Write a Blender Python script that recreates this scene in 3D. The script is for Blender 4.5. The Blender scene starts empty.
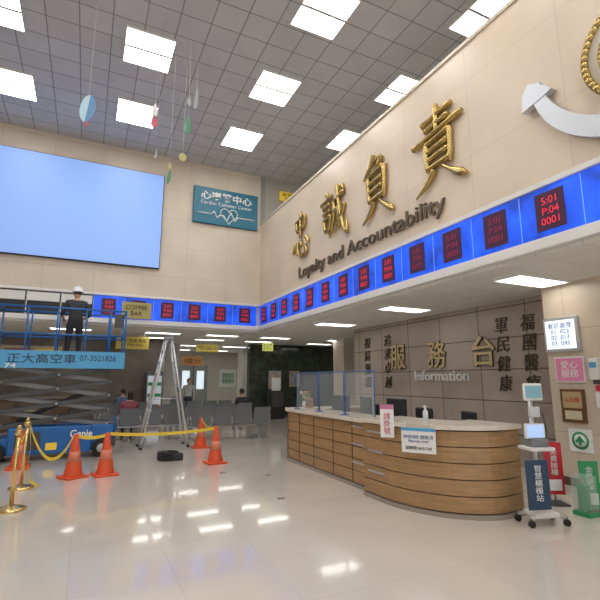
import bpy, bmesh, math, random
from mathutils import Vector, Matrix, Euler
random.seed(3)
sc=bpy.context.scene
try: sc.view_settings.view_transform='Standard'
except Exception: pass
COL=sc.collection
PI=math.pi
# ---------------------------------------------------------------- materials
MC={}
def _new(name):
    m=bpy.data.materials.new(name); m.use_nodes=True
    return m,m.node_tree.nodes,m.node_tree.links,m.node_tree.nodes['Principled BSDF']
def M(name,col=(.5,.5,.5),rough=.5,metal=0,emit=0,noise=0,ns=6,alpha=1,stretch=None):
    if name in MC: return MC[name]
    m,N,L,P=_new(name)
    P.inputs['Base Color'].default_value=(*col,1)
    P.inputs['Roughness'].default_value=rough
    P.inputs['Metallic'].default_value=metal
    if emit:
        P.inputs['Emission Color'].default_value=(*col,1)
        P.inputs['Emission Strength'].default_value=emit
    if alpha<1: P.inputs['Alpha'].default_value=alpha
    if noise:
        g=N.new('ShaderNodeNewGeometry'); t=N.new('ShaderNodeTexNoise')
        mp=N.new('ShaderNodeMapping'); L.new(g.outputs['Position'],mp.inputs[0])
        if stretch: mp.inputs['Scale'].default_value=stretch
        t.inputs['Scale'].default_value=ns; t.inputs['Detail'].default_value=5
        L.new(mp.outputs[0],t.inputs['Vector'])
        r=N.new('ShaderNodeValToRGB')
        r.color_ramp.elements[0].position=.3; r.color_ramp.elements[1].position=.7
        r.color_ramp.elements[0].color=(*[c*(1-noise) for c in col],1)
        r.color_ramp.elements[1].color=(*[min(1,c*(1+noise)) for c in col],1)
        L.new(t.outputs['Fac'],r.inputs[0]); L.new(r.outputs[0],P.inputs['Base Color'])
        if emit: L.new(r.outputs[0],P.inputs['Emission Color'])
    MC[name]=m; return m
def tileM(name,axes,w,h,c1,c2,mort,ms,rough,ns=1.5,namt=.12,off=(0,0),metal=0,coat=0):
    m,N,L,P=_new(name)
    g=N.new('ShaderNodeNewGeometry'); s=N.new('ShaderNodeSeparateXYZ'); c=N.new('ShaderNodeCombineXYZ')
    L.new(g.outputs['Position'],s.inputs[0])
    L.new(s.outputs[axes[0]],c.inputs[0]); L.new(s.outputs[axes[1]],c.inputs[1])
    mp=N.new('ShaderNodeMapping'); mp.inputs['Location'].default_value=(off[0],off[1],0); L.new(c.outputs[0],mp.inputs[0])
    b=N.new('ShaderNodeTexBrick'); b.offset=0; b.squash=1
    b.inputs['Scale'].default_value=1; b.inputs['Brick Width'].default_value=w; b.inputs['Row Height'].default_value=h
    b.inputs['Mortar Size'].default_value=ms; b.inputs['Mortar Smooth'].default_value=.1; b.inputs['Bias'].default_value=0
    b.inputs['Color1'].default_value=(*c1,1); b.inputs['Color2'].default_value=(*c2,1); b.inputs['Mortar'].default_value=(*mort,1)
    L.new(mp.outputs[0],b.inputs['Vector'])
    t=N.new('ShaderNodeTexNoise'); t.inputs['Scale'].default_value=ns; t.inputs['Detail'].default_value=6
    L.new(g.outputs['Position'],t.inputs['Vector'])
    mr=N.new('ShaderNodeMapRange'); mr.inputs[1].default_value=.3; mr.inputs[2].default_value=.7
    mr.inputs[3].default_value=1-namt; mr.inputs[4].default_value=1+namt*.4
    L.new(t.outputs['Fac'],mr.inputs[0])
    x=N.new('ShaderNodeVectorMath'); x.operation='SCALE'
    L.new(b.outputs['Color'],x.inputs[0]); L.new(mr.outputs[0],x.inputs['Scale'])
    L.new(x.outputs[0],P.inputs['Base Color'])
    P.inputs['Roughness'].default_value=rough; P.inputs['Metallic'].default_value=metal
    if coat:
        P.inputs['Coat Weight'].default_value=coat; P.inputs['Coat Roughness'].default_value=.05
    return m
m_floor=tileM('floor_tile','XY',.8,.8,(.74,.68,.60),(.76,.70,.62),(.66,.60,.53),.004,.14,1.2,.07,coat=.7)
m_back=tileM('stone_back','XZ',1.3,.95,(.69,.60,.49),(.72,.63,.52),(.59,.50,.40),.007,.40,1.0,.10)
m_right=tileM('stone_right','YZ',1.5,1.25,(.76,.635,.50),(.79,.665,.53),(.67,.55,.43),.006,.32,.9,.10)
m_rightlow=tileM('stone_rightlow','YZ',.9,.8,(.68,.57,.45),(.71,.60,.48),(.48,.40,.32),.006,.3,.9,.12)
m_ceil=tileM('ceiling_tile','XY',.6,.6,(.53,.53,.55),(.57,.57,.59),(.24,.24,.25),.012,.7,2,.06,off=(.05,.05))
m_ceilw=tileM('soffit_tile','XY',.6,.6,(.76,.74,.70),(.78,.76,.72),(.55,.54,.52),.006,.6,2,.05)
m_info=tileM('info_panel','YZ',1.15,.62,(.43,.365,.31),(.47,.405,.345),(.14,.11,.09),.011,.35,1.4,.12,off=(.1,.05))
m_green=tileM('green_marble','XZ',.9,.9,(.05,.065,.05),(.065,.08,.06),(.02,.025,.02),.008,.12,3,.5)
white=M('white_paint',(.8,.8,.78),.5); cream=M('cream_stone',(.75,.68,.58),.2,noise=.06,ns=8)
black=M('black',(.02,.02,.022),.5); dgrey=M('dark_grey',(.07,.07,.075),.5); grey=M('grey_metal',(.45,.46,.48),.35,.7)
gold=M('gold',(.50,.36,.13),.24,1); brass=M('brass',(.70,.52,.22),.25,1); silver=M('silver',(.60,.63,.68),.35,.5)
goldp=M('gold_letter',(.72,.60,.32),.35,.5,noise=.05); bronze=M('bronze_letter',(.10,.075,.05),.4,.4); lettergrey=M('letter_grey',(.17,.13,.085),.4,.6)
wood=M('wood_veneer',(.40,.24,.115),.3,noise=.2,ns=3,stretch=(1,1,14)); woodd=M('wood_dark',(.10,.055,.03),.5)
blueF=M('blue_frame',(.07,.13,.36),.4); liftb=M('lift_blue',(.01,.13,.42),.35); skyb=M('sky_banner',(.09,.38,.68),.5)
lamp=M('lamp_panel',(1,.98,.94),.5,emit=11); lamp2=M('lamp_panel_low',(1,.98,.93),.5,emit=5); lamp3=M('lamp_panel_corridor',(1,.98,.93),.5,emit=5.5)
ledb=M('led_blue',(.008,.065,.56),.4,emit=.95,noise=.55,ns=2.5); ledd=M('led_module',(.04,.008,.03),.5,emit=.5)
ledr=M('led_red',(.66,.025,.05),.5,emit=.65); leddim=M('led_red_dim',(.22,.015,.05),.5,emit=.5)
screenM=M('screen_blue',(.21,.35,.70),.4,emit=.66,noise=.04,ns=30)
rubber=M('rubber',(.02,.02,.02),.8); orange=M('cone_orange',(.75,.10,.03),.45); yellow=M('tape_yellow',(.85,.62,.05),.5)
red=M('sign_red',(.6,.03,.05),.4); greenS=M('sign_green',(.03,.32,.12),.4); teal=M('sign_teal',(.02,.17,.27),.4); navy=M('sign_navy',(.02,.06,.12),.4)
yel=M('sign_yellow',(.75,.52,.04),.5,emit=.25); pink=M('sign_pink',(.60,.20,.34),.5,emit=.15); paper=M('paper',(.85,.85,.85),.6)
glassM=M('glass',(.75,.85,.9),.05,alpha=.13); skin=M('skin',(.55,.34,.24),.5); hair=M('hair',(.015,.012,.01),.6)
alu=M('aluminium',(.62,.63,.64),.35,.6); lcd=M('lcd_white',(.75,.85,.95),.3,emit=.8); txtb=M('ink_blue',(.03,.08,.3),.5); ink=M('ink',(.03,.03,.03),.6)
steel=M('seat_steel',(.20,.22,.25),.3,.8)
# ---------------------------------------------------------------- helpers
def empty(name,loc=(0,0,0),rz=0):
    o=bpy.data.objects.new(name,None); o.location=loc; o.rotation_euler=(0,0,rz); o.empty_display_size=.1; COL.objects.link(o); return o
class B:
    def __init__(s,name): s.n=name; s.bm=bmesh.new(); s.m=[]
    def mi(s,m):
        if m not in s.m: s.m.append(m)
        return s.m.index(m)
    def _a(s,t,m,smooth=False):
        i=s.mi(m)
        bmesh.ops.recalc_face_normals(t,faces=t.faces)
        for f in t.faces: f.material_index=i; f.smooth=smooth
        me=bpy.data.meshes.new('t'); t.to_mesh(me); t.free(); s.bm.from_mesh(me); bpy.data.meshes.remove(me)
    def box(s,lo,hi,m,bev=0,mat=None):
        t=bmesh.new(); lo=Vector(lo); hi=Vector(hi)
        bmesh.ops.create_cube(t,size=1)
        for v in t.verts: v.co=Vector((lo[i]+(v.co[i]+.5)*(hi[i]-lo[i]) for i in range(3)))
        if bev: bmesh.ops.bevel(t,geom=t.edges[:],offset=bev,segments=2,affect='EDGES',profile=.5)
        if mat is not None: t.transform(mat)
        s._a(t,m)
        return s
    def cyl(s,p1,p2,r,m,r2=None,seg=14,smooth=True):
        p1=Vector(p1);p2=Vector(p2);d=p2-p1
        t=bmesh.new(); bmesh.ops.create_cone(t,cap_ends=True,segments=seg,radius1=r,radius2=r if r2 is None else r2,depth=d.length)
        q=Vector((0,0,1)).rotation_difference(d.normalized()).to_matrix().to_4x4()
        t.transform(Matrix.Translation((p1+p2)/2)@q); s._a(t,m,smooth and seg>6)
        return s
    def sph(s,c,r,m,seg=16):
        if not hasattr(r,'__len__'): r=(r,r,r)
        t=bmesh.new(); bmesh.ops.create_uvsphere(t,u_segments=seg,v_segments=seg//2+2,radius=1)
        t.transform(Matrix.Translation(c)@Matrix.Diagonal((*r,1))); s._a(t,m,True); return s
    def tube(s,pts,r,m,closed=False,seg=10):
        pts=[Vector(p) for p in pts]
        if closed: pts=pts+[pts[0]]
        for a,b in zip(pts,pts[1:]):
            s.cyl(a,b,r,m,seg=seg)
        for p in (pts[1:-1] if not closed else pts[:-1]): s.sph(p,r,m,8)
        return s
    def prism(s,poly,d0,d1,m,plane='xy',smooth=False):
        f={'xy':lambda a,b,d:(a,b,d),'yz':lambda a,b,d:(d,a,b),'xz':lambda a,b,d:(a,d,b)}[plane]
        t=bmesh.new(); A=[t.verts.new(f(a,b,d0)) for a,b in poly]; Bv=[t.verts.new(f(a,b,d1)) for a,b in poly]
        n=len(poly)
        t.faces.new(A); t.faces.new(Bv[::-1])
        for i in range(n): t.faces.new((A[i],A[(i+1)%n],Bv[(i+1)%n],Bv[i]))
        s._a(t,m,smooth); return s
    def strip(s,out,inn,z0,z1,m):
        t=bmesh.new(); n=len(out)
        V=[[t.verts.new((p[0],p[1],z)) for p in L] for z in (z0,z1) for L in (out,inn)]
        o0,i0,o1,i1=V
        for k in range(n-1):
            for a,b in ((o0,o1),(o1,i1),(i1,i0),(i0,o0)): t.faces.new((a[k],a[k+1],b[k+1],b[k]))
        for k in (0,n-1): t.faces.new((o0[k],o1[k],i1[k],i0[k]))
        s._a(t,m); return s
    def ribbon(s,pts,h,m):
        t=bmesh.new(); up=[t.verts.new((p[0],p[1],p[2]+h/2)) for p in pts]; dn=[t.verts.new((p[0],p[1]+.004,p[2]-h/2)) for p in pts]
        for i in range(len(pts)-1): t.faces.new((up[i],up[i+1],dn[i+1],dn[i]))
        s._a(t,m); return s
    def lathe(s,c,prof,m,seg=24):
        t=bmesh.new(); rings=[[t.verts.new((c[0]+r*math.cos(2*PI*k/seg),c[1]+r*math.sin(2*PI*k/seg),c[2]+z)) for k in range(seg)] for r,z in prof]
        for a,b in zip(rings,rings[1:]):
            for k in range(seg): t.faces.new((a[k],a[(k+1)%seg],b[(k+1)%seg],b[k]))
        t.faces.new(rings[0]); t.faces.new(rings[-1]); s._a(t,m,True); return s
    def loft(s,rings,m):
        t=bmesh.new(); R=[[t.verts.new(p) for p in r] for r in rings]; n=len(R[0])
        for a,b in zip(R,R[1:]):
            for k in range(n): t.faces.new((a[k],a[(k+1)%n],b[(k+1)%n],b[k]))
        t.faces.new(R[0]); t.faces.new(R[-1]); s._a(t,m,True); return s
    def done(s,parent=None,loc=(0,0,0),rz=0):
        me=bpy.data.meshes.new(s.n); s.bm.to_mesh(me); s.bm.free()
        for m in s.m: me.materials.append(m)
        o=bpy.data.objects.new(s.n,me); o.location=loc; o.rotation_euler=(0,0,rz); COL.objects.link(o)
        if parent: o.parent=parent
        return o
def textmesh(body,w,h,depth,bold=0,shear=0,bevel=0,space=1):
    cu=bpy.data.curves.new('txt','FONT'); cu.body=body; cu.size=1; cu.extrude=.05; cu.offset=bold; cu.shear=shear
    cu.align_x='CENTER'; cu.resolution_u=3; cu.space_line=space
    if bevel: cu.bevel_depth=bevel; cu.bevel_resolution=1
    o=bpy.data.objects.new('txt',cu); COL.objects.link(o)
    dg=bpy.context.evaluated_depsgraph_get(); dg.update()
    me=bpy.data.meshes.new_from_object(o.evaluated_get(dg))
    bpy.data.objects.remove(o); bpy.data.curves.remove(cu)
    if len(me.vertices)==0: return me
    lo=[min(v.co[i] for v in me.vertices) for i in range(3)]; hi=[max(v.co[i] for v in me.vertices) for i in range(3)]
    sx=w/max(1e-4,hi[0]-lo[0]) if w else None; sy=h/max(1e-4,hi[1]-lo[1]) if h else None
    sx=sx or sy; sy=sy or sx; sz=depth/max(1e-4,hi[2]-lo[2])
    for v in me.vertices:
        v.co=((v.co[0]-(lo[0]+hi[0])/2)*sx,(v.co[1]-(lo[1]+hi[1])/2)*sy,(v.co[2]-lo[2])*sz)
    return me
ROT={'-x':(PI/2,0,-PI/2),'-y':(PI/2,0,0)}
def text(body,loc,w,h,m,face='-y',depth=.01,parent=None,name='lettering',mesh=None,**k):
    me=mesh or textmesh(body,w,h,depth,**k)
    if not mesh:
        me.materials.clear(); me.materials.append(m)
    o=bpy.data.objects.new(name,me); o.location=loc; o.rotation_euler=ROT[face] if isinstance(face,str) else face
    COL.objects.link(o)
    if parent: o.parent=parent
    return o
# ---------------------------------------------------------------- camera
cam=bpy.data.objects.new('camera',bpy.data.cameras.new('camera')); COL.objects.link(cam)
cam.location=(0,0,1.6); cam.rotation_euler=(math.radians(90+10.30),0,math.radians(-25.68))
cam.data.lens=26.4; cam.data.sensor_width=36; sc.camera=cam
# ---------------------------------------------------------------- world
w=bpy.data.worlds.new('world'); sc.world=w; w.use_nodes=True
w.node_tree.nodes['Background'].inputs[0].default_value=(1,.985,.96,1); w.node_tree.nodes['Background'].inputs[1].default_value=1.1
# ---------------------------------------------------------------- room
XR=5.08; YB=13.7; ZC=8.67
def wall(name,lo,hi,m): return B(name).box(lo,hi,m).done()
wall('floor',(-7,-6,-.2),(12,25,0),m_floor)
wall('ceiling',(-7,-6,ZC),(12,YB+.3,ZC+.2),m_ceil)
wall('wall_back',(-7,YB,3.2),(XR,YB+.3,ZC),m_back)
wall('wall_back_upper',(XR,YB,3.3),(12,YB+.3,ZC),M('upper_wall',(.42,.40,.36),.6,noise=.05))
wall('wall_left',(-7.3,-6,0),(-7,25,ZC),m_back)
wall('wall_east',(12,-6,0),(12.3,25,ZC),m_back)
wall('wall_right_parapet',(XR,-6,3.2),(XR+.3,YB,6.88),m_right)
wall('wall_right',(6.9,-6,0),(7.5,4.85,3.15),m_rightlow)
wall('wall_information',(7.5,4.85,0),(8,11.7,3.15),m_info)
wall('wall_corridor',(-7,25,0),(12,25.3,3.2),M('corridor_wall',(.60,.57,.50),.6,noise=.05))
wall('ceiling_recess',(XR,-6,3.15),(12,YB,3.3),m_ceilw)
wall('ceiling_corridor',(-7,YB,3.15),(12,25,3.3),m_ceilw)
wall('wall_green_marble',(6.4,18.4,0),(12,18.7,3.15),m_green)
wall('wall_cafe',(-7,17.6,0),(2.6,17.9,3.15),M('cafe_wall',(.13,.11,.09),.5,noise=.3,ns=1.5))
# trims
t=B('trim_right'); t.box((XR-.10,-6,3.2),(XR,YB,3.34),white,.01); t.box((XR-.08,-6,4.0),(XR,YB,4.07),white,.005); t.done()
t=B('trim_back'); t.box((-7,YB-.10,3.2),(XR-.1,YB,3.34),white,.01); t.box((-7,YB-.08,4.0),(XR-.08,YB,4.07),white,.005); t.done()
B('trim_parapet_cap').box((XR-.03,-6,6.88),(XR+.33,YB,6.94),M('cap_stone',(.72,.64,.53),.4)).done()
B('trim_corner').box((XR-.02,YB-.05,6.94),(XR+.12,YB,ZC),M('corner_trim',(.3,.3,.28),.5)).done()
B('baseboard_right').box((6.87,-6,0),(6.9,4.85,.12),woodd).done()
# structural columns
def column(lo,hi,m,name='stone_column'):
    b=B(name); b.box(lo,hi,m,.02); b.box((lo[0]-.03,lo[1]-.03,0),(hi[0]+.03,hi[1]+.03,.14),woodd,.01); b.box((lo[0]-.02,lo[1]-.02,hi[2]-.12),(hi[0]+.02,hi[1]+.02,hi[2]),white,.01); b.done()
column((6.85,20.8,0),(7.6,21.5,3.15),M('column_white',(.68,.66,.60),.4,noise=.04))
column((8.7,14.3,0),(9.5,15.1,3.15),m_back)
column((3.0,19.5,0),(3.6,20.1,3.15),M('column_white',(.68,.66,.60)))
# ---------------------------------------------------------------- ceiling lights
def clight(x,y,z=ZC,w=.95,d=1.05,m=lamp,div=True):
    b=B('ceiling_light'); zz=z-.03
    b.box((x-w/2,y-d/2,zz),(x+w/2,y+d/2,z-.005),m)
    for a in ((x-w/2-.02,y-d/2-.02,x+w/2+.02,y-d/2),(x-w/2-.02,y+d/2,x+w/2+.02,y+d/2+.02),(x-w/2-.02,y-d/2,x-w/2,y+d/2),(x+w/2,y-d/2,x+w/2+.02,y+d/2)):
        b.box((a[0],a[1],zz-.01),(a[2],a[3],z),white)
    if div: b.box((x-w/2,y-.03,zz-.01),(x+w/2,y+.03,zz),M('louver',(.5,.5,.52),.5))
    b.done()
for y in (11.6,9.05,6.5,3.95,1.4,-1.2):
    for x in (-2.15,.7,3.65): clight(x,y)
for y in (10.35,7.8,5.2): clight(6.6,y)
for x,y in ((6.2,4.5),(6.2,7.6),(6.2,10.6)): clight(x,y,3.15,1.1,.45,lamp2,False)
for x in (-3.5,-.5,2.2,4.2,6.2,9):
    for y in (15,16.8,20,23): clight(x,y,3.15,1.1,.35,lamp3,False)
# ---------------------------------------------------------------- LED queue boards
mod=textmesh('5:01\nP:04\n0001',.24,.36,.004); mod.materials.clear(); mod.materials.append(ledr)
modd=textmesh('5:01\nP:04\n0001',.24,.36,.004); modd.materials.clear(); modd.materials.append(leddim)
ledsep=M('led_sep',(.15,.3,.8),.4,emit=.8)
e=empty('led_queue_display'); b=B('display_panels')
b.box((XR-.02,-2,3.34),(XR-.005,YB-.12,4.0),dgrey)
for k in range(-5,13):
    y=3.31+.82*k
    b.box((XR-.05,y-.405,3.35),(XR-.02,min(y+.405,YB-.12),3.99),ledb,.003)
    b.box((XR-.053,y-.408,3.36),(XR-.05,y-.398,3.98),ledsep); 
    b.box((XR-.06,y-.19,3.43),(XR-.05,y+.19,3.92),ledd)
    text('',(XR-.061,y,3.675),0,0,None,'-x',mesh=modd if k in (1,2,3) else mod,parent=e,name='queue_number')
b.done(e)
e=empty('led_queue_display'); b=B('display_panels')
b.box((-6.98,YB-.02,3.34),(XR-.12,YB-.005,4.0),dgrey)
for k in range(0,6):
    x=4.55-.82*k
    b.box((x-.405,YB-.05,3.35),(x+.405,YB-.02,3.99),ledb,.003)
    b.box((x-.408,YB-.053,3.36),(x-.398,YB-.05,3.98),ledsep)
    b.box((x-.19,YB-.06,3.43),(x+.19,YB-.05,3.92),ledd)
    text('',(x,YB-.061,3.675),0,0,None,'-y',mesh=mod,parent=e,name='queue_number')
for k in range(6,13):
    x=4.55-.82*k
    b.box((x-.38,YB-.04,3.38),(x+.38,YB-.02,3.70),black); b.box((x-.38,YB-.04,3.72),(x+.38,YB-.02,3.96),white)
    b.box((x-.40,YB-.05,3.36),(x-.38,YB-.02,3.98),alu)
b.done(e)
# ---------------------------------------------------------------- big screen
b=B('large_video_screen'); b.box((-3.7,YB-.12,4.93),(1.78,YB-.002,7.96),black,.01); b.box((-3.68,YB-.13,4.95),(1.76,YB-.12,7.94),screenM); b.done()
# ---------------------------------------------------------------- cardiac sign
e=empty('cardiac_center_sign'); b=B('sign_board')
b.box((2.72,YB-.12,6.62),(4.92,YB-.002,7.86),teal,.02)
pts=[(2.85,6.95),(3.3,6.95),(3.4,7.05),(3.5,6.85),(3.6,6.95),(3.72,6.95),(3.82,6.78),(3.97,7.08),(4.1,6.8),(4.2,6.95),(4.8,6.95)]
b.tube([(x,YB-.135,z) for x,z in pts],.018,paper)
hp=[]
for i in range(33):
    a=2*PI*i/32; hp.append((3.9+.018*16*math.sin(a)**3,YB-.135,6.98+.018*(13*math.cos(a)-5*math.cos(2*a)-2*math.cos(3*a)-math.cos(4*a))))
b.tube(hp,.014,paper); b.done(e)
text('心導管中心',(3.82,YB-.125,7.58),1.75,.30,paper,parent=e,bold=.02); text('Cardiac Catheter Center',(3.82,YB-.125,7.33),1.75,.12,paper,parent=e)
e=empty('upper_floor_sign'); B('sign_board').box((5.75,YB-.08,7.9),(6.55,YB-.002,8.25),yel,.01).done(e); text('3F 門診\nClinic',(6.15,YB-.085,8.07),.6,.25,ink,parent=e)
# ---------------------------------------------------------------- gold calligraphy (brush strokes)
PROF={'h':(1.15,.8,.75,.85,1.2,.7),'v':(.9,1.15,.85,.85,.95,.5),'p':(1.0,1.15,.95,.75,.5,.18),'n':(.45,.6,.85,1.2,1.4,.3),'d':(.35,.9,1.3,1.35,.9,.3),'k':(1.1,1.0,.95,1.0,.9,.25)}
def catm(P,n=7):
    r=[]; Q=[P[0]]+P+[P[-1]]
    for i in range(1,len(Q)-2):
        for k in range(n):
            u=k/n; a,b_,c,d=Q[i-1],Q[i],Q[i+1],Q[i+2]
            r.append(tuple(.5*((2*b_[j])+(-a[j]+c[j])*u+(2*a[j]-5*b_[j]+4*c[j]-d[j])*u*u+(-a[j]+3*b_[j]-3*c[j]+d[j])*u**3) for j in (0,1)))
    r.append(P[-1]); return r
CH={
'忠':[('v',[(27,86),(30,74),(33,61)]),('h',[(27,85),(50,88),(72,90)]),('v',[(72,91),(70,78),(65,63)]),('h',[(33,65),(50,67),(66,69)]),('v',[(50,104),(50,76),(49,46)]),
 ('d',[(22,38),(19,28),(12,18)]),('k',[(34,40),(36,20),(46,8),(68,6),(80,12),(78,28)]),('d',[(46,40),(51,34),(55,26)]),('d',[(74,44),(83,37),(92,28)])],
'誠':[('d',[(22,100),(27,96),(32,89)]),('h',[(2,82),(22,85),(46,89)]),('h',[(11,71),(25,73),(38,76)]),('h',[(11,59),(25,61),(38,64)]),('v',[(12,48),(15,36),(18,22)]),('h',[(12,47),(25,49),(40,52)]),('v',[(40,52),(38,40),(35,24)]),('h',[(18,26),(27,27),(36,28)]),
 ('h',[(50,73),(70,77),(94,83)]),('p',[(54,75),(54,52),(48,28),(36,8)]),('k',[(56,54),(70,57),(71,42),(67,28),(59,33)]),('k',[(68,102),(73,70),(80,42),(90,16),(102,4),(102,26)]),('p',[(94,60),(82,38),(68,22),(56,12)]),('d',[(80,98),(86,94),(92,87)])],
'負':[('p',[(44,106),(36,92),(24,80),(12,72)]),('h',[(38,91),(50,93),(66,96)]),('p',[(66,96),(60,86),(50,76)]),('v',[(26,72),(27,50),(29,26)]),('h',[(26,72),(50,75),(74,78)]),('v',[(74,78),(74,54),(71,24)]),('h',[(31,58),(50,60),(68,62)]),('h',[(31,44),(50,46),(68,48)]),('h',[(29,30),(50,31),(71,33)]),
 ('p',[(42,25),(34,13),(22,4),(6,-4)]),('n',[(58,25),(70,15),(82,6),(96,-4)])],
'責':[('h',[(20,91),(50,94),(80,97)]),('h',[(26,80),(50,82),(74,84)]),('h',[(-2,66),(40,70),(98,76)]),('v',[(50,108),(50,90),(49,69)]),('v',[(26,60),(27,40),(28,20)]),('h',[(26,60),(50,62),(74,65)]),('v',[(74,65),(74,44),(72,18)]),('h',[(30,48),(50,50),(70,52)]),('h',[(30,36),(50,38),(70,39)]),('h',[(28,24),(50,25),(72,26)]),
 ('p',[(40,19),(30,8),(18,0),(0,-8)]),('n',[(58,19),(72,8),(84,0),(100,-8)])]}
def brush_char(parent,ch,yc,zc,w,h,hw=.050):
    b=B('character')
    for st,P in CH[ch]:
        S=catm(P); n=len(S); pr=PROF[st]; rings=[]
        for i,p in enumerate(S):
            q0=S[max(0,i-1)]; q1=S[min(n-1,i+1)]; tx,tz=(q1[0]-q0[0])*w,(q1[1]-q0[1])*h; l=math.hypot(tx,tz) or 1; nx,nz=-tz/l,tx/l
            f=i/(n-1)*5; k=min(4,int(f)); wd=hw*(pr[k]+(pr[k+1]-pr[k])*(f-k))
            X=(p[0]/100-.5)*w; Z=(p[1]/100-.5)*h
            rings.append([(XR-.062-.050*math.sin(a)*min(1,wd/hw+.2),yc-(X+nx*wd*math.cos(a)),zc+Z+nz*wd*math.cos(a)) for a in [2*PI*j/10 for j in range(10)]])
        b.loft(rings,gold)
    b.done(parent)
e=empty('gold_calligraphy_lettering')
for ch,y,hh in (('忠',10.4,1.28),('誠',8.62,1.27),('負',6.87,1.27),('責',5.12,1.28)): brush_char(e,ch,y,5.47,1.16,hh,.053)
e=empty('loyalty_and_accountability_lettering')
text('Loyalty and Accountability',(XR-.02,7.8,4.42),5.5,.40,lettergrey,'-x',depth=.04,parent=e,name='lettering',bold=.004)
# anchor emblem
b=B('anchor_emblem'); cy,cz=2.08,5.46
N_=44
out=[];inn=[]
for i in range(N_+1):
    a=math.radians(-4-172*i/N_); th=.14+.12*math.sin(PI*i/N_)
    out.append((cy+1.30*math.cos(a),cz+1.30*math.sin(a))); inn.append((cy+(1.30-th)*math.cos(a),cz+(1.30-th)*math.sin(a)))
b.prism(out+inn[::-1],XR-.12,XR-.02,silver,'yz')
for s_ in (1,-1):
    b.prism([(cy+s_*1.42,cz-.38),(cy+s_*1.40,cz-.16),(cy+s_*1.30,cz-.03),(cy+s_*1.08,cz-.18),(cy+s_*1.0,cz-.28),(cy+s_*1.12,cz-.32)],XR-.13,XR-.02,silver,'yz')
b.prism([(cy-.12,4.3),(cy+.12,4.3),(cy+.08,6.6),(cy-.08,6.6)],XR-.10,XR-.02,silver,'yz')
b.cyl((XR-.14,cy,5.15),(XR-.02,cy,5.15),.57,M('emblem_cream',(.75,.70,.6),.4),seg=40)
for rr,tr in ((.58,.045),(.42,.02)):
    b.tube([(XR-.13,cy+rr*math.cos(2*PI*i/48),5.15+rr*math.sin(2*PI*i/48)) for i in range(48)],tr,gold,closed=True)
b.done()
# ---------------------------------------------------------------- hanging mobiles
def mobile(x,y,items,ztop=ZC):
    b=B('hanging_mobile'); zb=min(i[0] for i in items)
    b.cyl((x,y,zb),(x,y,ztop-.002),.004,M('string',(.35,.35,.35),.6),seg=6)
    for z,h,w,c,k in items:
        m=M('mobile_'+str(c),c,.4); poly=[]
        for i in range(24):
            a=2*PI*i/24; ww=w/2*math.sin(a)*(1 if k==0 else (1-.55*math.cos(a))); poly.append((x+ww+ (.25*w*math.cos(a) if k==2 else 0),z+h/2*math.cos(a)))
        b.prism(poly,y-.012,y+.012,m,'xz')
    b.done()
LB=(.16,.35,.55);RD=(.6,.10,.14);GR=(.07,.28,.15);WH=(.75,.72,.7);YE=(.5,.45,.2);GY=(.35,.37,.38)
b=B('hanging_mobile'); x,y,z=-.33,8,6.33; b.cyl((x,y,z),(x,y,ZC-.002),.004,M('string',(.35,.35,.35)),seg=6)
half=[(x+.12*math.sin(a)+.03*math.cos(a),z+.27*math.cos(a)) for a in [PI*i/12 for i in range(13)]]; b.prism(half,y-.012,y+.012,M('mob_a',(.12,.28,.5),.4),'xz')
half=[(x-.12*math.sin(a)+.03*math.cos(a),z+.27*math.cos(a)) for a in [PI*i/12 for i in range(13)]]; b.prism(half,y-.012,y+.012,M('mob_b',(.45,.65,.75),.4),'xz')
b.prism([(x-.05,z-.24),(x+.05,z-.24),(x+.02,z-.34),(x-.02,z-.34)],y-.01,y+.01,M('mob_c',(.5,.12,.14),.4),'xz'); b.done()
mobile(.80,8,[(6.62,.30,.09,WH,1),(6.40,.24,.11,RD,1)])
mobile(.90,8.3,[(5.9,.2,.05,GY,2)]); mobile(1.42,8,[(6.5,.42,.08,GR,1),(7.0,.2,.07,GY,1)]); mobile(1.60,8.2,[(7.25,.5,.07,GY,2)])
mobile(1.42,8.4,[(6.0,.17,.15,YE,0)]); mobile(1.18,8.4,[(5.55,.32,.06,GR,2),(5.75,.12,.08,YE,1)])
# ---------------------------------------------------------------- information wall lettering
e=empty('information_desk_lettering')
for ch,y in (('服',9.5),('務',8.05),('台',6.68)):
    text(ch,(7.49,y,2.2),.62,.66,bronze,'-x',depth=.03,parent=e,name='character_edge',bold=.03)
    text(ch,(7.465,y,2.2),.60,.64,goldp,'-x',depth=.02,parent=e,name='character',bold=.01)
text('Information',(7.49,8.0,1.70),1.75,.24,paper,'-x',depth=.03,parent=e,name='english_lettering',bold=.0)
e=empty('calligraphy_verse_lettering')
for colm,y,s_ in (('視病猶親',10.95,.31),('追求卓越',9.98,.31),('軍民健康',6.2,.31),('福國醫療',5.6,.31)):
    for i,ch in enumerate(colm): text(ch,(7.498,y,2.68-.38*i),s_,s_,bronze,'-x',depth=.025,parent=e,name='character',shear=.15)
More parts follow.
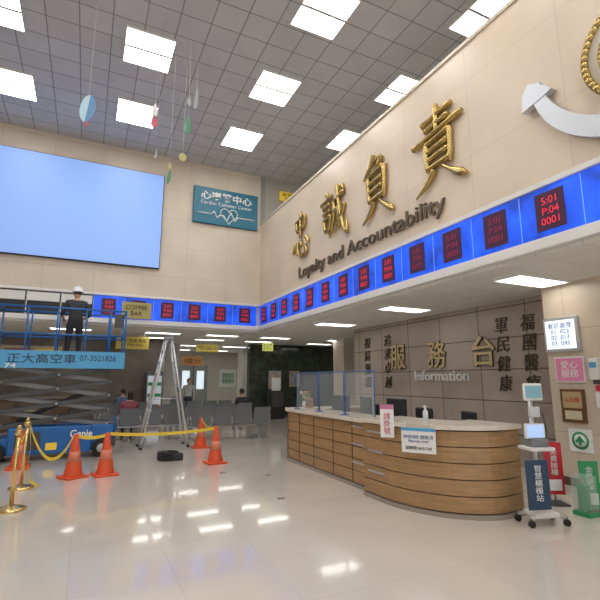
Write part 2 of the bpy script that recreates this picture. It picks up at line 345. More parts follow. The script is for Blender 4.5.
# ---------------------------------------------------------------- information counter
def path_off(pts,d):
    r=[]
    for i,p in enumerate(pts):
        a=pts[max(0,i-1)]; c=pts[min(len(pts)-1,i+1)]; tx,ty=c[0]-a[0],c[1]-a[1]; l=math.hypot(tx,ty); r.append((p[0]+ty/l*d,p[1]-tx/l*d))
    return r
right=[(3.70,5.58),(3.70,5.35)]+[(4.62-.92*math.cos(a),5.15-1.22*math.sin(a)) for a in [PI/2*i/14 for i in range(15)]]+[(4.94,3.97)]
left=[(3.84,8.57),(3.84,7.1),(3.84,5.58)]
b=B('information_counter')
def sect(pts,zt,depth=.55):
    b.strip(path_off(pts,-.06),path_off(pts,-depth),0,zt-.06,woodd)
    b.strip(path_off(pts,.02),path_off(pts,-.06),.0,.05,M('kick',(.35,.30,.25),.4))
    n=5; z0=.06; hh=(zt-.07-z0)/n
    for i in range(n):
        b.strip(path_off(pts,0),path_off(pts,-.06),z0+i*hh+.006,z0+(i+1)*hh-.006,wood)
    b.strip(path_off(pts,.05),path_off(pts,-depth-.08),zt-.055,zt,cream)
sect(right,1.06,.62); sect(left,1.02)
b.box((3.72,5.56,0),(4.34,5.60,1.0),wood)
for yy in (8.0,7.4,6.7,6.1): b.box((3.832,yy-.006,.06),(3.845,yy+.006,.95),woodd)
for zz in (.35,.62,.88): b.box((3.68,5.1,zz),(3.70,5.45,zz+.02),silver); b.box((3.825,5.75,zz),(3.838,6.1,zz+.02),silver)
b.box((4.45,5.6,.70),(5.0,8.5,.75),cream)
b.box((3.84,8.53,0),(5.6,8.58,1.0),wood); b.box((3.8,8.45,1.0),(5.65,8.62,1.04),cream)
b.done()
b=B('counter_glass_screen')
for (y0,y1) in ((8.40,7.47),(7.42,6.55),(6.5,5.66)):
    b.box((3.97,y1,1.06),(3.978,y0,1.72),glassM)
    b.tube([(3.974,y0,1.035),(3.974,y0,1.74),(3.974,y1,1.74),(3.974,y1,1.035)],.010,blueF)
    b.box((3.92,y1-.02,1.021),(4.03,y1+.03,1.04),blueF); b.box((3.92,y0-.02,1.021),(4.03,y0+.03,1.04),blueF)
b.done()
def monitor(x,y,z,rz,w=.5,h=.3,name='computer_monitor'):
    b=B(name); b.box((-w/2,-.02,.12),(w/2,.02,.12+h),black,.008); b.box((-w/2+.015,-.024,.135),(w/2-.015,-.02,.105+h),dgrey)
    b.box((-.03,.01,.02),(.03,.05,.25),black); b.box((-.12,-.08,0),(.12,.10,.02),black,.005); b.done(loc=(x,y,z),rz=rz)
monitor(4.72,7.9,.751,PI/2+.2,.5,.42); monitor(4.72,7.0,.751,PI/2-.2,.5,.42); monitor(4.72,6.1,.751,PI/2,.5,.42)
def standee(x,y,z,rz,w,h,m,txt='',tm=ink,name='tabletop_sign'):
    e=empty(name,(x,y,z),rz); b=B('stand'); b.box((-w/2,-.01,.01),(w/2,.01,h),m,.003); b.box((-w/2,-.06,0),(w/2,.06,.012),alu); b.done(e)
    if txt: text(txt,(0,-.012,h*.55),w*.8,h*.6,tm,'-y',depth=.003,parent=e)
standee(3.88,5.2,1.061,-.6,.12,.18,skyb); standee(4.15,8.2,1.021,-.9,.16,.22,M('leaf_orange',(.45,.22,.12)),'號\n碼')
# number sign clipped to counter edge
e=empty('hanging_number_sign',(3.63,4.90,.86),-.85); b=B('board'); b.box((-.09,-.012,0),(.09,.0,.42),paper,.003); b.box((-.09,-.014,.36),(.09,-.012,.42),M('pinkband',(.6,.2,.35))); b.tube([(0,0,.24),(0,.07,.26),(0,.11,.215)],.008,alu); b.done(e)
text('請\n掛\n號',(0,-.014,.18),.09,.27,M('inkpink',(.6,.05,.15)),parent=e,depth=.002)
b=B('hand_sanitizer_bottle'); b.lathe((0,0,0),[(.035,0),(.035,.12),(.015,.15),(.012,.18),(.02,.19),(.005,.2)],M('bottle',(.7,.75,.8),.2)); b.box((-.04,-.006,.18),(.01,.006,.192),white); b.done(loc=(4.15,4.75,1.061))
b=B('flower_arrangement'); b.lathe((0,0,0),[(.04,0),(.06,.05),(.045,.12)],white)
for i in range(26):
    a=random.random()*6.3; rr=random.random()*.12; z=.18+random.random()*.14; b.sph((rr*math.cos(a),rr*math.sin(a),z),.022,[M('fl_w',(.7,.55,.5)),M('fl_g',(.1,.25,.06)),M('fl_o',(.7,.2,.08))][i%3],8); b.cyl((0,0,.1),(rr*math.cos(a),rr*math.sin(a),z),.004,greenS,seg=5)
b.done(loc=(4.2,8.5,1.041))
e=empty('counter_notice_board',(3.78,4.46,.87),-math.radians(55))
b=B('board'); b.box((-.21,-.05,-.15),(.21,-.032,.15),paper,.003); b.box((-.21,-.053,.11),(.21,-.05,.15),skyb)
for xx in (-.16,.16): b.tube([(xx,-.032,.12),(xx,.0,.20),(xx,.03,.195)],.006,alu)
b.done(e)
text('院內禁止飲食  請配戴口罩\nPlease wear a mask',(0,-.054,.02),.36,.09,txtb,parent=e,depth=.002); text('服務時間 08:00-17:00',(0,-.054,-.09),.32,.045,ink,parent=e,depth=.002)
def ochair(x,y,rz):
    b=B('office_chair'); b.box((-.24,-.24,.45),(.24,.24,.53),black,.03); b.box((-.22,.22,.6),(.22,.28,1.1),black,.03); b.box((-.03,.24,.45),(.03,.27,.7),black)
    b.cyl((0,0,.1),(0,0,.46),.025,alu)
    for i in range(5):
        a=2*PI*i/5; b.cyl((0,0,.12),(.28*math.cos(a),.28*math.sin(a),.08),.018,black); b.sph((.28*math.cos(a),.28*math.sin(a),.03),.03,rubber,8)
    for s_ in (-1,1): b.tube([(s_*.24,.15,.5),(s_*.28,.12,.68),(s_*.28,-.12,.68)],.015,black)
    b.done(loc=(x,y,0),rz=rz)
ochair(5.45,7.7,PI/2*-1+.3); ochair(5.4,6.5,-PI/2); ochair(5.4,5.5,-PI/2-.3)
# ---------------------------------------------------------------- signs on right wall
X0=6.9
e=empty('wall_display_monitor'); b=B('monitor'); b.box((X0-.06,4.27,2.04),(X0,4.84,2.60),alu,.01); b.box((X0-.065,4.31,2.09),(X0-.06,4.80,2.55),lcd); b.done(e)
text('看診進度\n01  023\n02  017\n03  045',(X0-.066,4.555,2.33),.4,.36,txtb,'-x',parent=e,depth=.002)
e=empty('pink_wall_sign'); b=B('board'); b.box((X0-.03,4.25,1.56),(X0,4.72,1.96),paper,.005); b.box((X0-.034,4.27,1.58),(X0-.03,4.70,1.94),pink); b.done(e)
text('愛心\n服務',(X0-.035,4.485,1.77),.28,.26,paper,'-x',parent=e,depth=.002)
e=empty('framed_notice'); b=B('frame'); b.box((X0-.04,4.30,.95),(X0,4.68,1.46),M('frame_brown',(.16,.07,.03),.4),.01); b.box((X0-.045,4.34,1.17),(X0-.04,4.64,1.42),M('notice_gold',(.50,.38,.2),.4)); b.box((X0-.045,4.36,1.0),(X0-.04,4.62,1.13),M('notice_cream',(.7,.62,.45),.5)); b.done(e)
text('公告欄',(X0-.046,4.49,1.30),.22,.08,red,'-x',parent=e,depth=.002)
e=empty('round_green_sign'); b=B('board'); b.box((X0-.02,4.26,.52),(X0,4.62,.86),paper,.005); b.cyl((X0-.026,4.44,.69),(X0-.02,4.44,.69),.13,greenS,seg=28); b.cyl((X0-.03,4.44,.69),(X0-.026,4.44,.69),.095,paper,seg=28); b.prism([(4.36,.66),(4.44,.77),(4.52,.66),(4.46,.67),(4.46,.62),(4.42,.62),(4.42,.67)],X0-.034,X0-.03,greenS,'yz'); b.done(e)
e=empty('wall_sanitizer_dispenser'); b=B('dispenser'); b.box((X0-.12,4.0,1.6),(X0,4.14,1.92),white,.02); b.box((X0-.125,4.02,1.78),(X0-.12,4.12,1.86),skyb); b.box((X0-.1,4.04,1.54),(X0-.03,4.10,1.6),dgrey); b.box((X0-.05,3.9,1.2),(X0,4.12,1.42),paper,.005); b.box((X0-.06,3.94,1.44),(X0,4.1,1.52),red,.005); b.done(e)
# ---------------------------------------------------------------- kiosk cart
e=empty('registration_kiosk_cart',(4.80,3.64,0),-.3); b=B('cart')
for a in (.6,2.54,3.74,5.68):
    ex,ey=.26*math.cos(a),.22*math.sin(a); b.tube([(0,0,.12),(ex,ey,.09)],.022,alu); b.cyl((ex,ey-.02,.035),(ex,ey+.02,.035),.035,rubber); b.cyl((ex,ey,.05),(ex,ey,.09),.012,dgrey)
b.box((-.15,-.12,.08),(.15,.12,.14),white,.02); b.cyl((0,.02,.1),(0,.02,1.42),.028,alu)
b.box((-.15,-.14,.80),(.15,.12,.84),white,.01); b.box((-.10,-.10,.84),(.10,.06,.93),M('printer',(.2,.22,.24),.4),.015); b.box((-.15,-.06,.93),(.10,-.02,1.10),white,.012); b.box((-.13,-.065,.945),(.08,-.06,1.085),M('lcd_blue',(.35,.5,.8),.3,emit=.7))
b.box((-.12,-.05,1.36),(.12,-.015,1.56),white,.015); b.box((-.10,-.055,1.39),(.10,-.05,1.53),M('tablet_teal',(.16,.32,.38),.4,emit=.4)); b.box((-.06,-.06,1.17),(.06,.0,1.29),M('scanner',(.6,.62,.64),.4),.01)
b.tube([(.12,-.02,.85),(.18,.02,1.0),(.15,.03,1.2),(.05,.03,1.3)],.008,dgrey)
b.box((-.28,-.20,.20),(-.01,-.18,.72),navy,.004); b.box((-.08,-.18,.45),(-.03,.0,.49),alu); b.done(e)
text('智\n慧\n櫃\n檯\n站',(-.145,-.203,.48),.09,.38,paper,parent=e,depth=.003)
def floorsign(name,x,y,rz,w,z0,z1,m,txt):
    e=empty(name,(x,y,0),rz); b=B('board'); b.box((-w/2,-.012,z0),(w/2,.012,z1),m,.004); b.cyl((0,.03,.02),(0,.03,z1-.05),.012,alu); b.box((-w/2,-.12,0),(w/2,.14,.02),dgrey,.004)
    b.box((-w*.35,-.015,z0+.05),(w*.35,-.012,z0+.05+w*.6),paper); b.done(e)
    text(txt,(0,-.016,(z1+z0+w*.7)/2),w*.4,(z1-z0)*.5,paper,parent=e,depth=.003)
floorsign('red_floor_sign',5.70,4.08,-.5,.23,.12,.78,red,'免\n費\n接\n種')
floorsign('green_floor_sign',5.76,3.66,-.6,.22,.04,.60,greenS,'全\n民\n健\n保')
b=B('acrylic_leaflet_box'); b.box((5.46,3.50,0),(5.66,3.72,.05),greenS,.006); b.box((5.47,3.51,.05),(5.65,3.71,.46),M('acryl',(.6,.75,.65),.1,alpha=.3),.004); b.box((5.50,3.58,.05),(5.62,3.66,.34),greenS,.004); b.done()
# ---------------------------------------------------------------- traffic cones
def cone(x,y,s_=1,rz=0):
    b=B('traffic_cone'); b.box((-.19,-.19,0),(.19,.19,.035),orange,.01); b.lathe((0,0,0),[(.15,.03),(.145,.05),(.11,.25),(.075,.45),(.035,.69),(.028,.70),(.02,.70)],orange)
    b.lathe((0,0,0),[(.1105,.255),(.0815,.42),(.08,.42)],M('reflect',(.72,.22,.13),.3)); b.done(loc=(x,y,0),rz=rz)
cone(.43,8.6,rz=.2); cone(-.06,8.62,rz=.5); cone(2.42,8.87,rz=.1); cone(2.63,11.0); cone(-.98,9.9)
def stanchion(x,y):
    b=B('brass_stanchion'); b.lathe((x,y,0),[(.17,0),(.17,.02),(.14,.035),(.06,.055),(.03,.07)],brass,28); b.cyl((x,y,.05),(x,y,.93),.024,brass)
    b.lathe((x,y,.90),[(.03,0),(.045,.02),(.045,.06),(.03,.075)],brass); b.sph((x,y,1.0),.032,brass); b.done()
stanchion(-.71,6.85); stanchion(-.74,8.1)
def sag(a,b_,d,n=12): return [tuple(Vector(a).lerp(Vector(b_),i/n)-Vector((0,0,d*4*(i/n)*(1-i/n)))) for i in range(n+1)]
for a,c,d in (((-.70,8.10,.9),(-.10,8.58,.66),.42),((-.02,8.58,.66),(.39,8.57,.66),.03),((.47,8.58,.68),(2.38,8.84,.66),.05),((2.43,8.91,.68),(2.62,10.96,.68),.10),((-.75,8.14,.85),(-.97,9.86,.66),.15),((-.71,6.89,.88),(-.74,8.06,.9),.12)):
    B('barrier_tape').ribbon(sag(a,c,d),.055,yellow).done()
b=B('barrier_tape'); b.ribbon([(-.70,8.04,.9),(-.66,8.03,.6),(-.68,8.04,.35),(-.62,8.0,.12),(-.5,7.95,.03)],.05,yellow); b.done()
b=B('black_equipment_bag'); 
for i in range(3): b.tube([(.14*math.cos(2*PI*k/16)*(1.3-.1*i),.10*math.sin(2*PI*k/16)*1.3,.04+.05*i) for k in range(16)],.035,rubber,closed=True,seg=8)
b.box((-.22,-.05,0),(-.02,.15,.18),black,.03); b.box((.02,-.16,0),(.26,.05,.14),black,.03); b.done(loc=(1.66,9.6,0))
# ---------------------------------------------------------------- step ladder
b=B('step_ladder')
topz=2.62
for sx,xb in ((-1,1.28),(1,2.38)):
    xt=1.84+sx*.06
    for yy,yt in ((11.25,11.38),(11.85,11.72)): b.cyl((xb,yy,.02),(xt,yt,topz),.03,alu,seg=8); b.cyl((xb,yy,0),(xb,yy,.05),.035,rubber)
    for i in range(1,9):
        f=i/9; x=xb+(xt-xb)*f; z=topz*f; y0=11.25+.13*f; y1=11.85-.13*f
        if sx<0: b.box((x-.04,y0,z-.012),(x+.05,y1,z+.012),alu)
        elif i%2: b.cyl((x,y0,z),(x,y1,z),.015,alu)
b.box((1.74,11.34,topz-.02),(1.94,11.76,topz+.04),M('ladder_cap',(.3,.32,.34),.5),.01); b.cyl((1.52,11.3,1.15),(2.14,11.3,1.15),.01,alu); b.done()
# ---------------------------------------------------------------- scissor lift
e=empty('scissor_lift'); x0,x1,y0,y1=-1.72,.62,10.62,11.42
b=B('chassis')
b.box((x0,y0+.06,.14),(x1,y1-.06,.46),liftb,.03); b.box((x0+.42,y0,.12),(x1-.40,y0+.12,.66),liftb,.03); b.box((x0+.42,y1-.12,.12),(x1-.40,y1,.66),liftb,.03)
b.box((x1-.42,y0+.02,.44),(x1+.02,y0+.14,.66),liftb,.02)
b.box((x1-.05,y0+.1,.2),(x1+.08,y1-.1,.36),dgrey,.01); b.box((x0+.55,y0-.006,.22),(x0+1.0,y0,.56),dgrey); b.box((x0+1.1,y0-.006,.2),(x0+1.3,y0,.34),yel)
for xx in (x0+.22,x1-.20):
    for yy in (y0+.02,y1-.02): b.cyl((xx,yy-.07,.19),(xx,yy+.07,.19),.19,rubber,seg=24); b.cyl((xx,yy-.075,.19),(xx,yy+.075,.19),.09,M('hub',(.5,.5,.5),.4),seg=16)
for yy in (y0+.25,y1-.25): b.cyl((x1+.06,yy,.3),(x1+.06,yy,.8),.015,liftb)
z0,z1,n=.66,1.86,4; hs=(z1-z0)/n; xa,xb=x0+.22,x1-.12
arm=M('scissor_arm',(.06,.065,.07),.4); arm2=M('scissor_arm2',(.20,.21,.22),.4)
for yy in (y0+.12,y1-.12):
    for i in range(n):
        za,zb=z0+i*hs,z0+(i+1)*hs
        for (p,q,dy,mm) in (((xa,za),(xb,zb),-.03,arm),((xa,zb),(xb,za),.03,arm2)):
            dx,dz=q[0]-p[0],q[1]-p[1]; l=math.hypot(dx,dz); nx,nz=-dz/l*.04,dx/l*.04
            b.prism([(p[0]+nx,p[1]+nz),(q[0]+nx,q[1]+nz),(q[0]-nx,q[1]-nz),(p[0]-nx,p[1]-nz)],yy+dy-.02,yy+dy+.02,mm,'xz')
for i in range(n+1):
    for xx in (xa,xb): b.cyl((xx,y0+.08,z0+i*hs),(xx,y1-.08,z0+i*hs),.025,grey)
for i in range(n): b.cyl(((xa+xb)/2,y0+.06,z0+(i+.5)*hs),((xa+xb)/2,y1-.06,z0+(i+.5)*hs),.03,grey)
b.cyl((xa+.3,(y0+y1)/2,z0+.1),(xb-.5,(y0+y1)/2,z0+hs*2.2),.05,dgrey)
b.box((x0,y0+.02,1.90),(x1+.12,y1-.02,1.98),dgrey,.01)
b.box((x0,y0,1.88),(x1+.12,y0+.03,2.10),liftb); b.box((x0,y1-.03,1.88),(x1+.12,y1,2.10),liftb); b.box((x1+.09,y0,1.88),(x1+.12,y1,2.10),liftb)
for z in (2.55,3.12): b.tube([(x0,y0,z),(x1+.12,y0,z),(x1+.12,y1,z),(x0,y1,z)],.02,liftb,closed=True)
for xx in (x0,x0+.55,x0+1.1,x0+1.65,x1-.2,x1+.12):
    for yy in (y0,y1): b.cyl((xx,yy,1.98),(xx,yy,3.12),.018,liftb)
b.box((x1-.12,y0-.05,2.75),(x1+.05,y0+.02,3.05),dgrey,.01)
b.done(e)
b=B('banner'); b.box((x0,y0-.045,1.84),(x1+.14,y0-.03,2.20),skyb,.003); b.done(e)
text('正大高空車',(-.83,y0-.047,2.04),1.25,.20,navy,parent=e,depth=.003,bold=.01); text('07-3521826',(.22,y0-.047,2.06),.72,.12,navy,parent=e,depth=.003,bold=.01); text('74',(-1.38,y0-.047,1.89),.2,.09,paper,parent=e,depth=.004,bold=.01) 
text('Genie',(.02,y0-.008,.50),.42,.16,paper,parent=e,depth=.004,bold=.02)
# ---------------------------------------------------------------- people
def skinned(name,V,E,R,mats,matf,parent,sub=2):
    me=bpy.data.meshes.new(name); me.from_pydata(V,E,[]); o=bpy.data.objects.new(name,me); COL.objects.link(o)
    md=o.modifiers.new('s','SKIN'); md.use_smooth_shade=True
    for i,r in enumerate(R):
        d=me.skin_vertices[0].data[i]; d.radius=r if hasattr(r,'__len__') else (r,r); d.use_root=(i==0)
    sb=o.modifiers.new('u','SUBSURF'); sb.levels=sub; sb.render_levels=sub
    dg=bpy.context.evaluated_depsgraph_get(); dg.update(); nm=bpy.data.meshes.new_from_object(o.evaluated_get(dg))
    bpy.data.objects.remove(o)
    nm.materials.clear()
    for m in mats: nm.materials.append(m)
    Vv=[Vector(v) for v in V]
    for f in nm.polygons:
        c=f.center; best=None
        for (a,b_) in E:
            p,q=Vv[a],Vv[b_]; d=q-p; tt=max(0,min(1,(c-p).dot(d)/max(1e-9,d.length_squared))); dist=(c-(p+d*tt)).length
            if best is None or dist<best[0]: best=(dist,a,b_,tt)
        f.material_index=matf(best[1],best[2],best[3]); f.use_smooth=True
    ob=bpy.data.objects.new(name,nm); COL.objects.link(ob); ob.parent=parent; return ob
def head(parent,c,yaw,hm,helmet=None,tilt=0,long=False):
    b=B('head')
    b.sph((0,0,0),(.076,.092,.108),skin,20); b.sph((0,.035,-.055),(.055,.06,.06),skin,14)
    b.cyl((0,.088,.012),(0,.108,-.022),.008,skin,r2=.016,seg=8)
    for sx in (-1,1):
        b.sph((sx*.031,.083,.012),(.014,.009,.008),paper,8); b.sph((sx*.031,.091,.012),(.006,.004,.006),ink,8); b.sph((sx*.078,0,-.005),(.012,.02,.03),skin,8)
        b.box((sx*.031-.016,.086,.03),(sx*.031+.016,.094,.036),hm)
    b.sph((0,.092,-.055),(.024,.008,.007),M('lips',(.4,.14,.12),.5),8)
    if long: b.sph((0,-.03,-.06),(.085,.075,.13),hm,14)
    b.sph((0,-.018,.03),(.084,.092,.10),hm,18)
    if helmet:
        b.lathe((0,0,.03),[(.125,0),(.122,.01),(.112,.02),(.108,.06),(.088,.11),(.05,.14),(.012,.148)],helmet,24); b.box((-.07,.06,.035),(.07,.155,.045),helmet,.005); b.box((-.012,-.10,.09),(.012,.10,.18),helmet,.01)
    o=b.done(parent,c); o.rotation_euler=(tilt,0,yaw); return o
def hand(parent,wr,dirv,side,grip=.6):
    b=B('hand'); d=Vector(dirv).normalized(); ref=Vector((0,0,1)) if abs(d.z)<.8 else Vector((0,1,0))
    lat=d.cross(ref).normalized(); nrm=lat.cross(d).normalized(); w=Vector(wr)
    for k in range(4):
        base=w+d*.085+lat*(k-1.5)*.02; b.cyl(w+lat*(k-1.5)*.012,base,.013,skin,seg=8)
        l=[.034,.04,.037,.028][k]; p=base; a=0
        for j in range(3):
            a+=grip*.7; q=p+(d*math.cos(a)-nrm*math.sin(a))*l*(1-.2*j); b.cyl(p,q,.0095-.001*j,skin,seg=8); b.sph(q,.009-.001*j,skin,8); p=q
    p=w+d*.025+lat*.028*side; q=p+(d*.6+lat*side*.7)*.04; r=q+(d*.9-nrm*.4)*.03; b.cyl(w+d*.01,p,.015,skin,seg=8); b.cyl(p,q,.012,skin,seg=8); b.cyl(q,r,.010,skin,seg=8); b.sph(r,.010,skin,8); b.sph(w+d*.045,(.042,.042,.03),skin,10)
    b.done(parent)
def person(name,loc,rz,J,top,bot,hm=hair,helmet=None,shoe=black,sleeve=1,headyaw=0,tilt=0,long=False,grip=.6):
    e=empty(name,loc,rz)
    order=['pel','spine','chest','neck','hb','shL','elL','wrL','shR','elR','wrR','hiL','knL','anL','toL','hiR','knR','anR','toR']
    V=[J[k] for k in order]; ix={k:i for i,k in enumerate(order)}
    E=[(ix[a],ix[b]) for a,b in (('pel','spine'),('spine','chest'),('chest','neck'),('neck','hb'),('chest','shL'),('shL','elL'),('elL','wrL'),('chest','shR'),('shR','elR'),('elR','wrR'),('pel','hiL'),('hiL','knL'),('knL','anL'),('anL','toL'),('pel','hiR'),('hiR','knR'),('knR','anR'),('anR','toR'))]
    Rm={'pel':(.135,.11),'spine':(.13,.105),'chest':(.15,.11),'neck':.055,'hb':.05,'sh':.068,'el':.048,'wr':.03,'hi':.095,'kn':.064,'an':.045,'to':.04}
    R=[Rm.get(k,Rm.get(k[:2])) for k in order]
    def mf(a,b_,t):
        kb=order[b_]
        if kb in('neck',): return 0 if t<.8 else 2
        if kb=='hb': return 2
        if kb[:2]=='wr' : return 0 if sleeve>=1 or t<.1 else 2
        if kb[:2] in('kn','an'): return 1
        if kb[:2]=='to': return 3
        if kb[:2]=='hi': return 1
        if kb=='spine': return 1 if t<.25 else 0
        return 0
    skinned('body',V,E,R,[top,bot,skin,shoe],mf,e)
    hb=Vector(J['hb']); head(e,hb+Vector((0,.015,.095)),headyaw,hm,helmet,tilt,long)
    for s_,k in ((-1,'L'),(1,'R')):
        wv=Vector(J['wr'+k]); hand(e,wv,wv-Vector(J['el'+k]),1 if s_<0 else -1,grip)
    return e
stand={'pel':(0,0,.90),'spine':(0,-.01,1.08),'chest':(0,0,1.27),'neck':(0,0,1.40),'hb':(0,.01,1.45),
 'shL':(-.185,0,1.33),'elL':(-.27,.0,1.06),'wrL':(-.22,.20,.98),'shR':(.185,0,1.33),'elR':(.28,.02,1.06),'wrR':(.22,.22,1.02),
 'hiL':(-.09,0,.84),'knL':(-.11,.02,.47),'anL':(-.12,-.01,.09),'toL':(-.13,.13,.045),'hiR':(.09,0,.84),'knR':(.11,.02,.47),'anR':(.12,-.01,.09),'toR':(.13,.13,.045)}
person('worker',(-.30,11.02,1.98),.15,stand,M('shirt_black',(.03,.032,.04),.7,noise=.2,ns=14),M('trouser_dark',(.025,.025,.032),.8),helmet=M('helmet',(.85,.87,.9),.3),sleeve=0,tilt=-.15)
sit={'pel':(0,0,.56),'spine':(0,-.02,.74),'chest':(0,0,.94),'neck':(0,.02,1.07),'hb':(0,.04,1.12),
 'shL':(-.17,0,.99),'elL':(-.22,.05,.74),'wrL':(-.10,.27,.68),'shR':(.17,0,.99),'elR':(.22,.05,.74),'wrR':(.10,.27,.68),
 'hiL':(-.09,.05,.55),'knL':(-.11,.43,.53),'anL':(-.11,.42,.10),'toL':(-.12,.56,.045),'hiR':(.09,.05,.55),'knR':(.11,.43,.53),'anR':(.11,.42,.10),'toR':(.12,.56,.045)}
def cl(n,c): return M(n,c,.8,noise=.15,ns=10)
# ---------------------------------------------------------------- waiting benches (face local +Y)
def bench(x,y,rz,n=3):
    b=B('waiting_bench'); W=.56
    prof=[(.24,.44),(.20,.455),(-.16,.42),(-.22,.45),(-.34,.86),(-.36,.86),(-.25,.43),(-.17,.395),(.2,.43),(.23,.42)]
    for i in range(n):
        xc=(i-(n-1)/2)*W
        b.prism([(p[0],p[1]) for p in prof],xc-.24,xc+.24,steel,'yz')
    for i in range(n+1):
        xc=(i-n/2)*W; b.tube([(xc,-.2,.42),(xc,-.2,.64),(xc,.16,.64),(xc,.18,.42)],.014,grey)
    b.box((-n*W/2,-.04,.34),(n*W/2,.04,.40),grey,.005)
    for xc in (-n*W/2+.3,n*W/2-.3):
        b.cyl((xc,0,.05),(xc,0,.36),.03,grey); b.tube([(xc,-.28,.03),(xc,0,.07),(xc,.28,.03)],.022,grey)
    b.done(loc=(x,y,0),rz=rz)
bench(3.7,12.2,.0,4); bench(4.0,14.6,.0,4); bench(1.7,13.0,.0,3); bench(1.6,14.9,0,4); bench(3.9,16.6,0,4); bench(1.2,16.4,0,3)
person('seated_visitor',(4.84,14.6,-.02),0,sit,cl('cl_black',(.03,.03,.035)),cl('cl_navy',(.03,.04,.07)),headyaw=.2)
person('seated_visitor',(1.14,13.0,-.02),0,sit,cl('cl_maroon',(.25,.06,.09)),cl('cl_navy',(.03,.04,.07)),long=True,headyaw=.5)
person('seated_visitor',(3.06,16.6,-.02),.0,sit,cl('cl_grey',(.2,.21,.23)),cl('cl_navy',(.03,.04,.07)))
person('seated_visitor',(1.2,16.4,-.02),.0,sit,cl('cl_blue',(.12,.17,.3)),cl('cl_navy',(.03,.04,.07)),headyaw=.3)
relax=dict(stand); relax.update({'elL':(-.24,-.02,1.05),'wrL':(-.24,.06,.82),'elR':(.24,-.02,1.05),'wrR':(.24,.06,.82)})
person('standing_visitor',(3.9,18.8,0),2.9,relax,cl('cl_white',(.5,.5,.5)),cl('cl_navy',(.03,.04,.07)))
# ---------------------------------------------------------------- corridor fittings
def hangsign(name,x,y,z,w,h,m,txt,tm=ink):
    e=empty(name); b=B('board'); b.box((x-w/2,y-.04,z-h/2),(x+w/2,y+.04,z+h/2),m,.01)
    for s_ in (-1,1): b.cyl((x+s_*w*.35,y,z+h/2-.01),(x+s_*w*.35,y,3.15),.01,alu)
    b.done(e); text(txt,(x,y-.045,z),w*.8,h*.65,tm,parent=e,depth=.004)
yel2=M('sign_ochre',(.50,.38,.06),.5,emit=.12)
hangsign('yellow_direction_sign',1.30,15.2,2.78,1.0,.40,yel2,'急診 批價 藥局\n← Pharmacy')
hangsign('yellow_direction_sign',4.3,17.5,2.85,.9,.30,yel2,'門診 Clinic →')
hangsign('green_exit_sign',6.1,15.5,2.82,.42,.30,M('exit_y',(.45,.50,.1),.5,emit=.35),'EXIT')
hangsign('orange_direction_sign',4.6,21.5,2.5,1.0,.42,M('or',(.5,.22,.07),.5,emit=.15),'檢驗 X光')
e=empty('cafe_sign'); B('board').box((.80,YB-.16,3.36),(1.62,YB-.064,3.84),M('cafe_y',(.35,.28,.10),.5,emit=.2),.01).done(e); text('COFFEE\nBAR',(1.20,YB-.165,3.60),.6,.3,ink,parent=e)
e=empty('wall_poster'); B('poster').box((6.9,24.95,1.2),(7.9,25.0,2.2),paper,.01).done(e); text('健康資訊\n衛教園地',(7.4,24.94,1.7),.7,.6,greenS,parent=e)
b=B('window_1'); b.box((8.2,24.93,.9),(10.6,24.998,2.3),M('win',(.6,.75,.8),.2,emit=.8)); 
for x in (8.2,9.0,9.8,10.56): b.box((x,24.9,.9),(x+.05,24.94,2.3),alu)
b.box((8.2,24.9,.86),(10.6,24.95,.92),alu); b.box((8.2,24.9,2.28),(10.6,24.95,2.33),alu); b.done()
b=B('door_1'); b.box((4.6,24.93,0),(6.2,24.998,2.4),M('doorgrey',(.35,.37,.36),.4)); b.box((4.55,24.9,0),(4.6,24.998,2.45),alu); b.box((6.2,24.9,0),(6.25,24.998,2.45),alu); b.box((5.38,24.91,0),(5.42,24.93,2.4),dgrey); b.box((4.8,24.92,1.1),(5.2,24.93,2.1),lcd); b.box((5.6,24.92,1.1),(6.0,24.93,2.1),lcd); b.done()
e=empty('floor_standing_cabinet'); b=B('cabinet'); b.box((7.0,17.3,0),(7.6,17.8,1.15),black,.02); b.box((7.05,17.28,.5),(7.55,17.3,1.1),dgrey); b.box((7.1,17.5,1.15),(7.5,17.52,1.7),paper,.005); b.done(e)
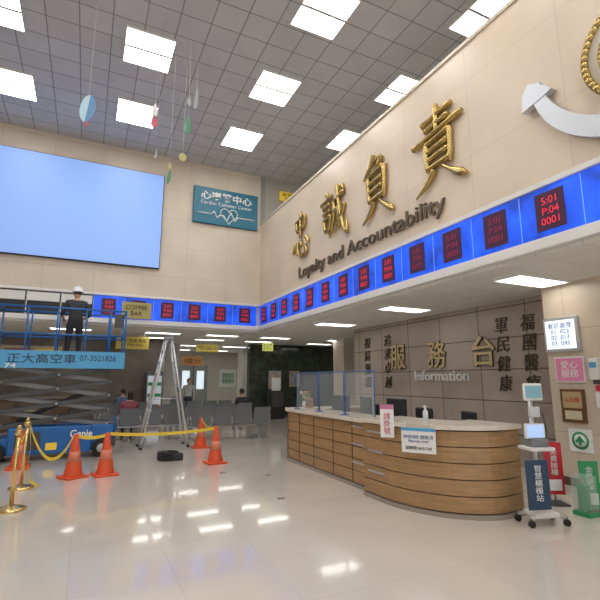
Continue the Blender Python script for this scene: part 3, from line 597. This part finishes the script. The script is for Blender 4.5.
b=B('marble_wall_poster'); b.box((7.3,18.36,1.2),(7.9,18.40,2.0),M('poster_grey',(.4,.42,.42),.5),.01); b.box((7.36,18.355,1.3),(7.84,18.36,1.9),M('poster_pic',(.45,.35,.3),.5,noise=.5,ns=5)); b.done()
b=B('marble_wall_poster'); b.box((8.3,18.36,1.3),(8.8,18.40,2.0),M('poster_beige',(.4,.32,.2),.5),.01); b.box((8.35,18.355,1.36),(8.75,18.36,1.94),M('poster_pic2',(.3,.3,.35),.5,noise=.5,ns=6)); b.done()
b=B('cafe_counter'); b.box((-5.5,16.6,0),(-.4,17.2,1.0),woodd,.01); b.box((-5.55,16.55,1.0),(-.35,17.25,1.06),M('cafe_top',(.2,.17,.14),.3),.01)
for i in range(7): b.box((-5.3+i*.7,16.58,.1),(-4.75+i*.7,16.6,.9),M('cafe_panel',(.12,.075,.045),.4))
b.done()
b=B('wall_menu_board'); b.box((-4.5,17.5,2.1),(-.8,17.6,2.75),M('menu',(.25,.2,.13),.5,emit=.2),.01)
for i in range(4): b.box((-4.3+i*.9,17.48,2.2),(-3.6+i*.9,17.5,2.65),[woodd,M('menu_w',(.4,.4,.38)),M('menu_r',(.3,.06,.05)),yel2][i])
b.done()
def table(x,y):
    b=B('round_cafe_table'); b.lathe((x,y,0),[(.22,0),(.22,.015),(.03,.03),(.025,.70),(.05,.715)],dgrey); b.cyl((x,y,.715),(x,y,.745),.36,M('table_top',(.4,.3,.2),.4),seg=28); b.done()
table(-1.2,15.0); table(-3,15.2)
b=B('drinks_fridge'); b.box((2.0,16.95,0),(2.58,17.55,1.9),M('fridge',(.12,.13,.15),.4),.02); b.box((2.05,16.93,.2),(2.53,16.95,1.75),M('fridge_glow',(.5,.55,.6),.3,emit=.4))
for z in (.6,1.0,1.4): b.box((2.06,16.92,z),(2.52,16.93,z+.12),[red,orange,greenS][int(z*2)%3])
b.done()
b=B('floor_socket_cover')
for x,y in ((2.95,7.4),(2.55,5.9),(2.3,7.9)): b.cyl((x,y,.0),(x,y,.008),.05,M('cover',(.3,.27,.22),.3,.6),seg=20)
b.done()
